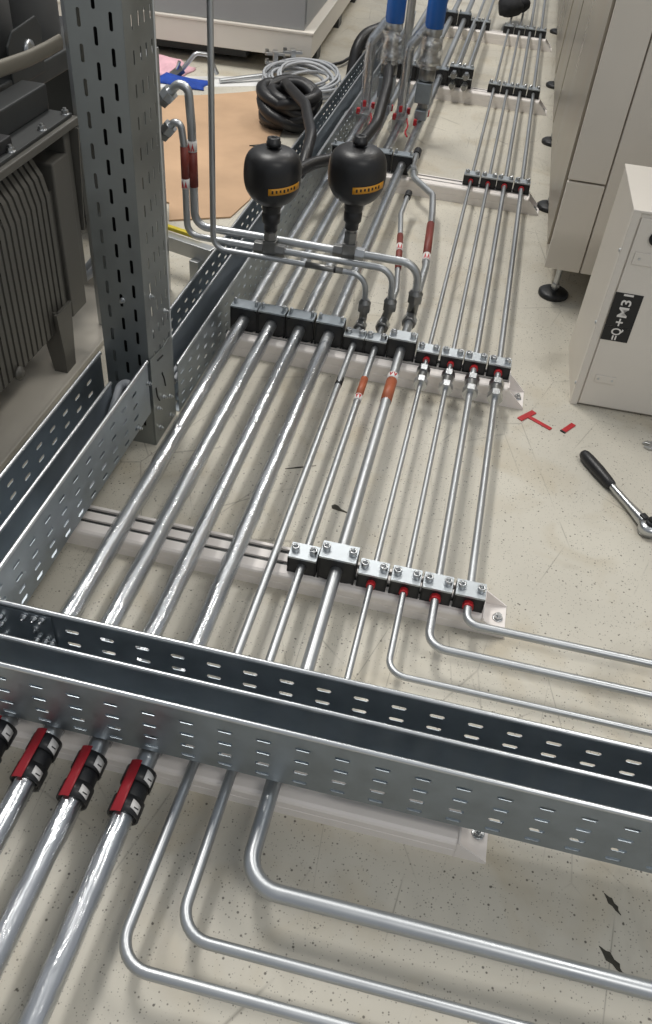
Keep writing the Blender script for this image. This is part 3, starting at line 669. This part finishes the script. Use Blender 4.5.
def text_mesh(s_, size, material, name):
    cu = bpy.data.curves.new(name, 'FONT'); cu.body = s_; cu.size = size; cu.extrude = .0002; cu.align_x = 'LEFT'; cu.align_y = 'CENTER'; cu.offset = .0006
    ob = bpy.data.objects.new(name, cu); COL.objects.link(ob); bpy.context.view_layer.update()
    me = bpy.data.meshes.new_from_object(ob.evaluated_get(bpy.context.evaluated_depsgraph_get())); bpy.data.objects.remove(ob); me.name = name
    me.materials.clear(); me.materials.append(material); return me
for z0, z1, s_, tz in ((.205, .2425, '=Q', .207), (.2432, .334, '+M31', .2455)):
    lb = MB().box(.018, .084, -.0072, -.006, z0, z1).build('label_strip', INK, dr)
    tm = text_mesh(s_, .040, WHITE, 'lettering'); w_ = max(v.co.x for v in tm.vertices); o = place(tm, 'lettering', lb, (.051, -.0074, tz), (R_(90), R_(-90), 0)); k_ = (z1 - z0 - .004) / w_
    o.scale = (k_, .82, 1)

# ------------------------------------------------------------------ tools and scraps on the open floor
rt = thing('ratchet', 'black-handled ratchet wrench lying on the floor', 'ratchet', (.494, .529, .0), math.atan2(.433 - .529, .554 - .494))
zr = .0145
hp_ = [(-.130, .006), (-.128, .0105), (-.12, .0135), (-.10, .0150), (-.06, .0155), (-.02, .0135), (-.004, .0115), (0, .009)]
MB().lathe([(r, x) for x, r in hp_], (0, 0, zr), 20, 'x').build('grip', RUBBER, rt)
MB().lathe([(.0085, -.003), (.0085, .01), (.0090, .06), (.0115, .095), (.014, .126)], (0, 0, zr), 16, 'x').build('shaft', STEEL, rt)
hd = MB(); hd.lathe([(.017, 0), (.024, .002), (.025, .018), (.021, .024), (.010, .026)], (.146, 0, .003), 24); hd.build('head', STEEL, rt)
MB().lathe([(.0125, 0), (.0125, .006), (.009, .007)], (.146, 0, .029), 18).build('drive_plate', BLACK, rt)
MB().box(.112, .130, -.007, .007, .022, .031).build('reverse_lever', BLACK, rt, bevel=.002)
MB().box(.1395, .1525, -.0065, .0065, .035, .045).build('square_drive', BLACK, rt)

sp = thing('spanner', 'bright steel spanner end lying on the floor beside the switch cabinet', 'spanner', (.592, .738, 0), R_(12))
MB().prism([(-.012, -.006), (0, -.016), (.02, -.014), (.035, -.007), (.17, -.006), (.17, .006), (.035, .007), (.02, .014), (0, .016), (-.012, .008), (.004, .004), (.004, -.003)], 'z', .001, .008).build('spanner_body', STEEL, sp, bevel=.001)

rd_ = thing('red_tee_clip', 'red plastic T-shaped clip lying on the floor', 'clip', (.285, .772, 0), R_(30))
MB().box(-.030, .030, -.008, .008, 0, .0035).build('cross_bar', RED, rd_, bevel=.001, rot=(0, 0, R_(22)))
MB().box(.004, .075, -.006, .006, .0, .003).build('stem', RED, rd_, bevel=.001, rot=(0, 0, R_(-62)))
rs_ = thing('red_strip', 'short red plastic strip lying on the floor beside the T-shaped clip', 'strip', (.392, .752, 0), R_(57))
MB().box(-.026, .026, -.007, .007, 0, .003).build('strip_body', RED, rs_, bevel=.001)
MB().box(-.0265, -.022, -.0072, .0072, 0, .0033).build('dark_end', INK, rs_)
def flake(label, x, y, pts, rz, h=.0015, name='debris_flake'):
    o = MB().prism(pts, 'z', 0, h).build(name, DEBRIS, loc=(x, y, .0002), rot=(0, 0, rz)); tag(o, label, 'debris', 'dark scraps on the floor'); return o
leaf = [(-.022, 0), (-.012, .004), (-.008, .009), (.002, .005), (.01, .008), (.014, .002), (.024, -.001), (.012, -.005), (.004, -.004), (-.004, -.009), (-.012, -.004)]
flake('ragged dark scrap on the floor close to the front tray', .466, -.465, [(a * .8, b * .55) for a, b in leaf], R_(-48))
flake('ragged dark scrap on the floor beside the thickest bent pipe', .462, -.548, [(a * 1.05, b * .75) for a, b in leaf], R_(-42))
flake('leaf-like dark scrap on the floor between two bare pipes', -.118, .275, [(-.013, 0), (-.009, .008), (.0, .008), (.009, .003), (.03, .001), (.008, -.004), (-.008, -.006)], R_(-18))
flake('dark strap scrap lying on the cardboard beside the accumulator', -.86, 2.33, [(-.06, -.004), (-.02, .008), (.05, .012), (.06, .004), (.0, -.002), (-.03, -.010)], R_(20), .004, 'strap_scrap').location.z = .0065
flake('thin dark sliver on the floor beside a wrapped pipe', -.235, .385, [(-.03, -.001), (0, .0015), (.045, .001), (.0, -.002)], R_(25))

# ------------------------------------------------------------------ transformer with cooling fins
tk = thing('transformer', 'dark grey transformer with corrugated cooling fins beside the column', 'transformer', (0, 0, 0))
MB().box(-1.55, -.962, -.25, .735, .13, .545).build('tank', TANK, tk, bevel=.006)
FL_Y0, FL_N, FL_P = -.20, 36, .0236
fin = MB()
fz0, fz1 = .115, .53
fin.prism([(-.962, fz0 + .01), (-.912, fz0), (-.905, fz0 + .006), (-.905, fz1 - .09), (-.915, fz1 - .045), (-.935, fz1 - .012), (-.962, fz1)], 'y', -.0078, .0078)
fm = fin.mesh('fin', TANK)
for k in range(FL_N): place(fm, 'fin', tk, (0, FL_Y0 + k * FL_P, 0))
MB().box(-.962, -.914, FL_Y0, .73, .128, .44).build('fin_web', TANK, tk)
MB().box(-.962, -.903, .66, .742, .112, .50).build('end_panel', TANK, tk, bevel=.004)
MB().box(-1.55, -.893, -.25, .80, .548, .566).build('top_flange', TANK, tk, bevel=.003)
MB().box(-1.53, -.905, -.25, .79, .566, .574).build('lid', DARK, tk, bevel=.002)
MB().box(-.955, -.905, .735, .765, .16, .548).build('end_rib', TANK, tk, bevel=.003)
MB().prism([(-.963, .30), (-.90, .30), (-.885, .548), (-.963, .548)], 'y', .77, .775).build('end_tab', TANK, tk)
lg = MB(); lg.prism([(.555, .175), (.635, .175), (.615, 0.0045), (.572, 0.0045)], 'x', -.897, -.890); lg.prism([(-.95, .175), (-.892, .175), (-.890, .0045), (-.925, .0045)], 'y', .566, .571); lg.build('support_leg', TANK, tk)
lg = MB(); lg.prism([(.0, .18), (.07, .18), (.075, 0.0045), (.03, 0.0045)], 'x', -.902, -.896); lg.prism([(-.94, .18), (-.898, .18), (-.885, .0045), (-.925, .0045)], 'y', .026, .03); lg.build('support_leg', TANK, tk)
MB().lathe([(.006, 0), (.017, .001), (.017, .006), (.010, .008), (.009, .012), (.004, .012)], n=20).build('drain_plug', TANK, tk, loc=(-.903, .37, .125), rot=(0, R_(90), 0))
# parts above the lid
for k, (x_, y_, r_) in enumerate(((-1.22, .62, .11), (-1.20, .88, .11), (-1.24, .36, .11), (-1.2, 1.14, .10))):
    MB().lathe([(r_ * .9, 0), (r_, .01), (r_, .64), (r_ * .9, .65)], (x_, y_, .62), 32).build('coil', COILG, tk)
MB().box(-1.40, -1.05, .20, 1.28, .574, .622).build('core_yoke', DARK, tk, bevel=.004)
MB().box(-1.52, -1.42, .0, 1.3, .574, 1.3).build('core_leg', DARK, tk, bevel=.004)
bb = MB(); bb.tube(fillet([(-.93, .10, .725), (-.93, .50, .725), (-.925, .66, .715), (-.92, .74, .716), (-.918, .80, .718)], .25), .016, 10, flat=(.45, 1)); bb.build('busbar', mat('dull_bar', srgb(118, 114, 104), .5, .3), tk)
pp = MB(); q = [(.80, .60), (.96, .60), (.965, .70), (.945, .725), (.83, .715), (.80, .69)]; pp.prism(q, 'x', -1.055, -1.048); pp = pp.build('lug_plate', DARK, tk, bevel=.003)
MB().lathe([(.022, 0), (.022, .006), (.012, .008)], n=18).build('lug_hole', STEEL, pp, loc=(-1.048, .89, .665), rot=(0, R_(90), 0))
for (y_, z_) in ((.52, .574), (.66, .574), (.775, .574)):
    place(HEXB, 'lid_bolt', tk, (-.915, y_, z_))
MB().box(-1.02, -.96, .55, .79, .574, .63).build('terminal_box', DARK, tk, bevel=.004)
MB().box(-1.0, -.92, .20, .54, .574, .60).build('terminal_strip', BLACK, tk, bevel=.003)
up = MB().box(-.915, -.900, .816, .828, .004, 1.3).build('steel_upright', ALU); tag(up, 'thin steel upright between transformer and column', 'upright')
dp = thing('drip_pan', 'pale sheet-metal drip pan on the floor under the transformer', 'pan', (0, 0, 0))
MB().box(-1.7, -.870, -.30, 1.02, .0, .004).build('pan_sheet', PAN, dp)
MB().box(-.870, -.862, -.30, 1.02, .0, .016).build('pan_rim', PAN, dp, bevel=.002); MB().box(-1.7, -.862, 1.02, 1.028, .0, .05).build('pan_rim', PAN, dp, bevel=.002)
# frame, dark box and hoses behind the column
fb = thing('floor_stand', 'low galvanised steel stand with short legs beside the floor tray', 'stand', (0, 0, 0))
MB().box(-.12, .12, -.016, .016, .08, .125).build('beam', ALU, fb, bevel=.002, loc=(-.80, 1.17, 0), rot=(0, 0, R_(-16)))
MB().box(-.016, .016, -.016, .016, 0, .085).build('leg', ALU, fb, bevel=.002, loc=(-.735, 1.13, 0), rot=(0, 0, R_(-16)))
MB().box(-.016, .016, -.016, .016, 0, .085).build('leg', ALU, fb, bevel=.002, loc=(-.90, 1.195, 0), rot=(0, 0, R_(-16)))
yl = MB().box(-.10, .10, -.008, .008, .126, .138).build('yellow_level', YELLOW, loc=(-.83, 1.205, 0), rot=(0, 0, R_(-16)), bevel=.002); tag(yl, 'yellow measuring strip lying on the steel frame', 'strip')
db = thing('black_control_box', 'black control box standing behind the perforated column', 'box', (-1.30, 1.32, 0))
MB().box(-.30, .26, 0, .30, .06, .56).build('box_shell', BLACK, db, bevel=.006); MB().box(-.28, .24, -.006, 0, .10, .54).build('box_lid', DARK, db, bevel=.003)
for sx in (-.28, .22): MB().box(sx, sx + .04, .02, .28, 0, .06).build('box_foot', BLACK, db)
for i in range(2):
    cable('grey_hose', '%s grey hose looping behind the perforated column' % ['upper', 'lower'][i], [(-1.06, .90 + .04 * i, .02), (-.97, .93 + .03 * i, .10 + .03 * i), (-.88, .955, .27 - .05 * i), (-.85, .96, .40 - .06 * i)], .011, CABLE, 'grey hoses behind the column')

# ------------------------------------------------------------------ cardboard, cloths and scattered parts
cbd = MB()
cpts = [(-1.46, 2.74), (-1.30, 2.83), (-1.14, 2.96), (-1.00, 3.10), (-.90, 3.14), (-.845, 2.6), (-.800, 2.15), (-.765, 1.80), (-.785, 1.63), (-.97, 1.525), (-1.02, 1.66), (-1.6, 1.70), (-1.65, 2.2)]
cb = cbd.prism(cpts, 'z', .0, .005).build('cardboard_sheet', CARD, loc=(0, 0, .001)); tag(cb, 'brown cardboard sheet spread on the floor behind the bent pipes', 'cardboard')
ws = MB().prism([(-1.62, 2.80), (-1.0, 3.16), (-.93, 3.30), (-1.05, 3.30), (-1.7, 2.95)], 'z', 0, .0008).build('paper_sheet', PAPER, loc=(0, 0, .0002)); tag(ws, 'thin white sheet on the floor along the edge of the cardboard', 'sheet')
def cloth(name, label, x, y, w, d, h, material):
    b = MB(); n = 12; vs = []; rnd = random.Random(len(label))
    hs = [[rnd.random() for _ in range(5)] for _ in range(5)]
    for j in range(n + 1):
        for i in range(n + 1):
            u, v = i / n, j / n; a, c = u * 3.999, v * 3.999; i0, j0 = int(a), int(c); fa, fc = a - i0, c - j0
            hh = (hs[j0][i0] * (1 - fa) + hs[j0][i0 + 1] * fa) * (1 - fc) + (hs[j0 + 1][i0] * (1 - fa) + hs[j0 + 1][i0 + 1] * fa) * fc
            e = min(1, 4 * min(u, v, 1 - u, 1 - v) + .05)
            wob = .035 * math.sin(7 * v + 2); wob2 = .05 * math.sin(6 * u)
            vs.append((x + (u - .5 + wob) * w, y + (v - .5 + wob2) * d, .003 + h * hh * e))
    b.add(vs, [(j * (n + 1) + i, j * (n + 1) + i + 1, (j + 1) * (n + 1) + i + 1, (j + 1) * (n + 1) + i) for j in range(n) for i in range(n)], True)
    return tag(b.build(name, material, solid=.003), label, 'cloth')
cloth('blue_cloth', 'crumpled blue cloth on the floor beyond the cardboard', -1.45, 2.98, .26, .14, .03, BLUEC)
cloth('pink_cloth', 'crumpled pale pink cloth on the floor beside the blue cloth', -1.58, 3.12, .24, .2, .05, PINK)
t = thing('hose_tail', 'angled grey pipe tail with dark end fitting beyond the cardboard', 'pipe', (-1.40, 3.06, 0))
MB().tube(fillet([(-.07, -.04, .03), (.0, 0, .115), (.05, .04, .105), (.085, .06, .02)], .03), .010, 10).build('bent_tail', PIPE, t)
MB().hexa((-.10, -.06, .015), (-.055, -.035, .05), .022).build('end_fitting', DKSTEEL, t); MB().rod((-.075, -.055, .05), (-.06, -.06, .085), .008).build('side_plug', STEEL, t)
t = thing('straight_tail', 'short grey pipe lying beyond the cardboard, joined to steel clamps', 'pipe', (-1.28, 3.05, 0))
MB().tube([(0, 0, .013), (.24, .19, .03)], .011, 10).build('tail_pipe', PIPE, t)
for i, (x_, y_) in enumerate(((-1.055, 3.22), (-.985, 3.29))):
    t = thing('beam_clamp', '%s bright steel beam clamp beside the coiled cable' % ['first', 'second'][i], 'clamp', (x_, y_, 0), R_(20), 'beam clamps beside the coiled cable')
    MB().box(-.012, .012, -.02, .02, 0, .135).build('clamp_bar', STEEL, t, bevel=.002)
    for z_ in (.03, .075, .115):
        MB().box(-.05, .045, -.012, .012, z_, z_ + .012).build('jaw', STEEL, t, bevel=.001); MB().hexa((-.04, 0, z_ + .012), (-.04, 0, z_ + .024), .010).build('jaw_nut', DKSTEEL, t)
# coiled cable and hoses
def coil(name, label, c, R0, R1, turns, r, material, zs_, tilt, rnd, cat='cable', wob=.012):
    pts = []; n = turns * 28
    for k in range(n + 1):
        a = 2 * math.pi * k / 28; tn = k / 28; rr = R0 + (R1 - R0) * (.5 + .5 * math.sin(tn * 2.399)) + wob * math.sin(a * 1.7 + tn)
        pts.append((c[0] + rr * math.cos(a), c[1] + rr * .95 * math.sin(a), r + zs_ * (.5 + .5 * math.sin(tn * 1.7 + a * .5)) + tilt * (1 + math.sin(a)) * .5))
    return tag(MB().tube(pts, r, 8).build(name, material), label, cat)
coil('cable_coil', 'coil of thin grey cable on the floor beyond the black hose coil', (-.89, 3.12), .11, .19, 11, .0065, CABLE, .05, .045, 1)
coil('hose_coil', 'coil of thick black hose on the floor behind the accumulators', (-.825, 2.62), .085, .120, 6, .026, RUBBER, .11, .02, 2, 'hose')
cable('black_hose', 'thick black hose arching from the coil down behind the accumulator', [(-.86, 2.66, .16), (-.80, 2.50, .19), (-.69, 2.30, .20), (-.605, 2.05, .178), (-.592, 1.92, .150), (-.590, 1.84, .098)], .021, RUBBER, None, .2, 'hose')
cable('black_hose', 'thick black hose running from the tray up between the blue-capped valves', [(-.592, 1.64, .094), (-.588, 1.73, .155), (-.535, 1.80, .172), (-.48, 1.87, .170), (-.425, 2.02, .17), (-.395, 2.25, .19), (-.398, 2.45, .27), (-.415, 2.56, .30)], .021, RUBBER, None, .25, 'hose')
cable('black_hose', 'thick black hose crossing the floor tray beyond the coiled cable', [(-.70, 3.36, .032), (-.695, 3.44, .19), (-.60, 3.58, .215), (-.535, 3.66, .21)], .03, RUBBER, None, .2, 'hose')
cable('thin_cable', 'thin dark cable running along the floor by the far plinth', [(-1.0, 3.30, .02), (-.80, 3.62, .02), (-.74, 3.9, .03), (-.72, 4.3, .04), (-.73, 4.6, .02)], .008, RUBBER, None, .2)
t = thing('dark_bundle', 'dark crumpled fabric bundle between the pipes at the farthest rail', 'bundle', (-.02, 4.95, .083))
bm2 = MB()
for (dx, dy, s_) in ((0, 0, 1), (.045, .12, .9)):
    vs = []; n, m_ = 16, 9
    for j in range(m_ + 1):
        for i in range(n):
            a = 2 * math.pi * i / n; b_ = math.pi * j / m_; w = 1 + .14 * math.sin(3 * a + 2 * b_) + .08 * math.sin(5 * b_ + a)
            vs.append((dx + .075 * s_ * w * math.sin(b_) * math.cos(a), dy + .16 * s_ * w * math.sin(b_) * math.sin(a), max(.002, .05 - .075 * s_ * w * math.cos(b_))))
    bm2.add(vs, [(j * n + i, j * n + (i + 1) % n, (j + 1) * n + (i + 1) % n, (j + 1) * n + i) for j in range(m_) for i in range(n)], True)
bm2.build('fabric', mat('dark_fabric', srgb(36, 37, 40), .85, 0, .2, 30, .5, 50), t)
# far plinth machine
fm_ = thing('far_machine', 'grey cabinet standing on a raised cream plinth beyond the cardboard', 'machine', (-.905, 3.345, 0), R_(3))
MB().box(-2.6, 0, 0, 2.6, .085, .19).build('plinth', CABW, fm_, bevel=.004)
MB().box(-2.6, .004, -.004, 2.6, .190, .202).build('plinth_ledge', CABW, fm_, bevel=.003)
MB().box(-2.6, -.045, .02, 2.5, .202, 1.6).build('cabinet_body', CABG, fm_, bevel=.004)
MB().box(-.045, -.039, .03, 2.5, .23, 1.6).build('side_panel', CABG, fm_, bevel=.002)
for x_, y_ in ((-.06, .35), (-.06, 1.1), (-.06, 1.8), (-1.4, .3)):
    MB().box(x_ - .04, x_ + .04, y_ - .06, y_ + .06, 0, .085).build('plinth_foot', DARK, fm_)
MB().box(-2.5, -.35, .10, 2.4, .03, .085).build('under_plinth_shade', DARK, fm_)  # dark slab added for the shade beneath the raised plinth
MB().box(-2.5, -.45, .35, 2.4, 0, .03).build('under_plinth_shade_base', DARK, fm_)  # lower dark slab, added for the same shade down to the floor
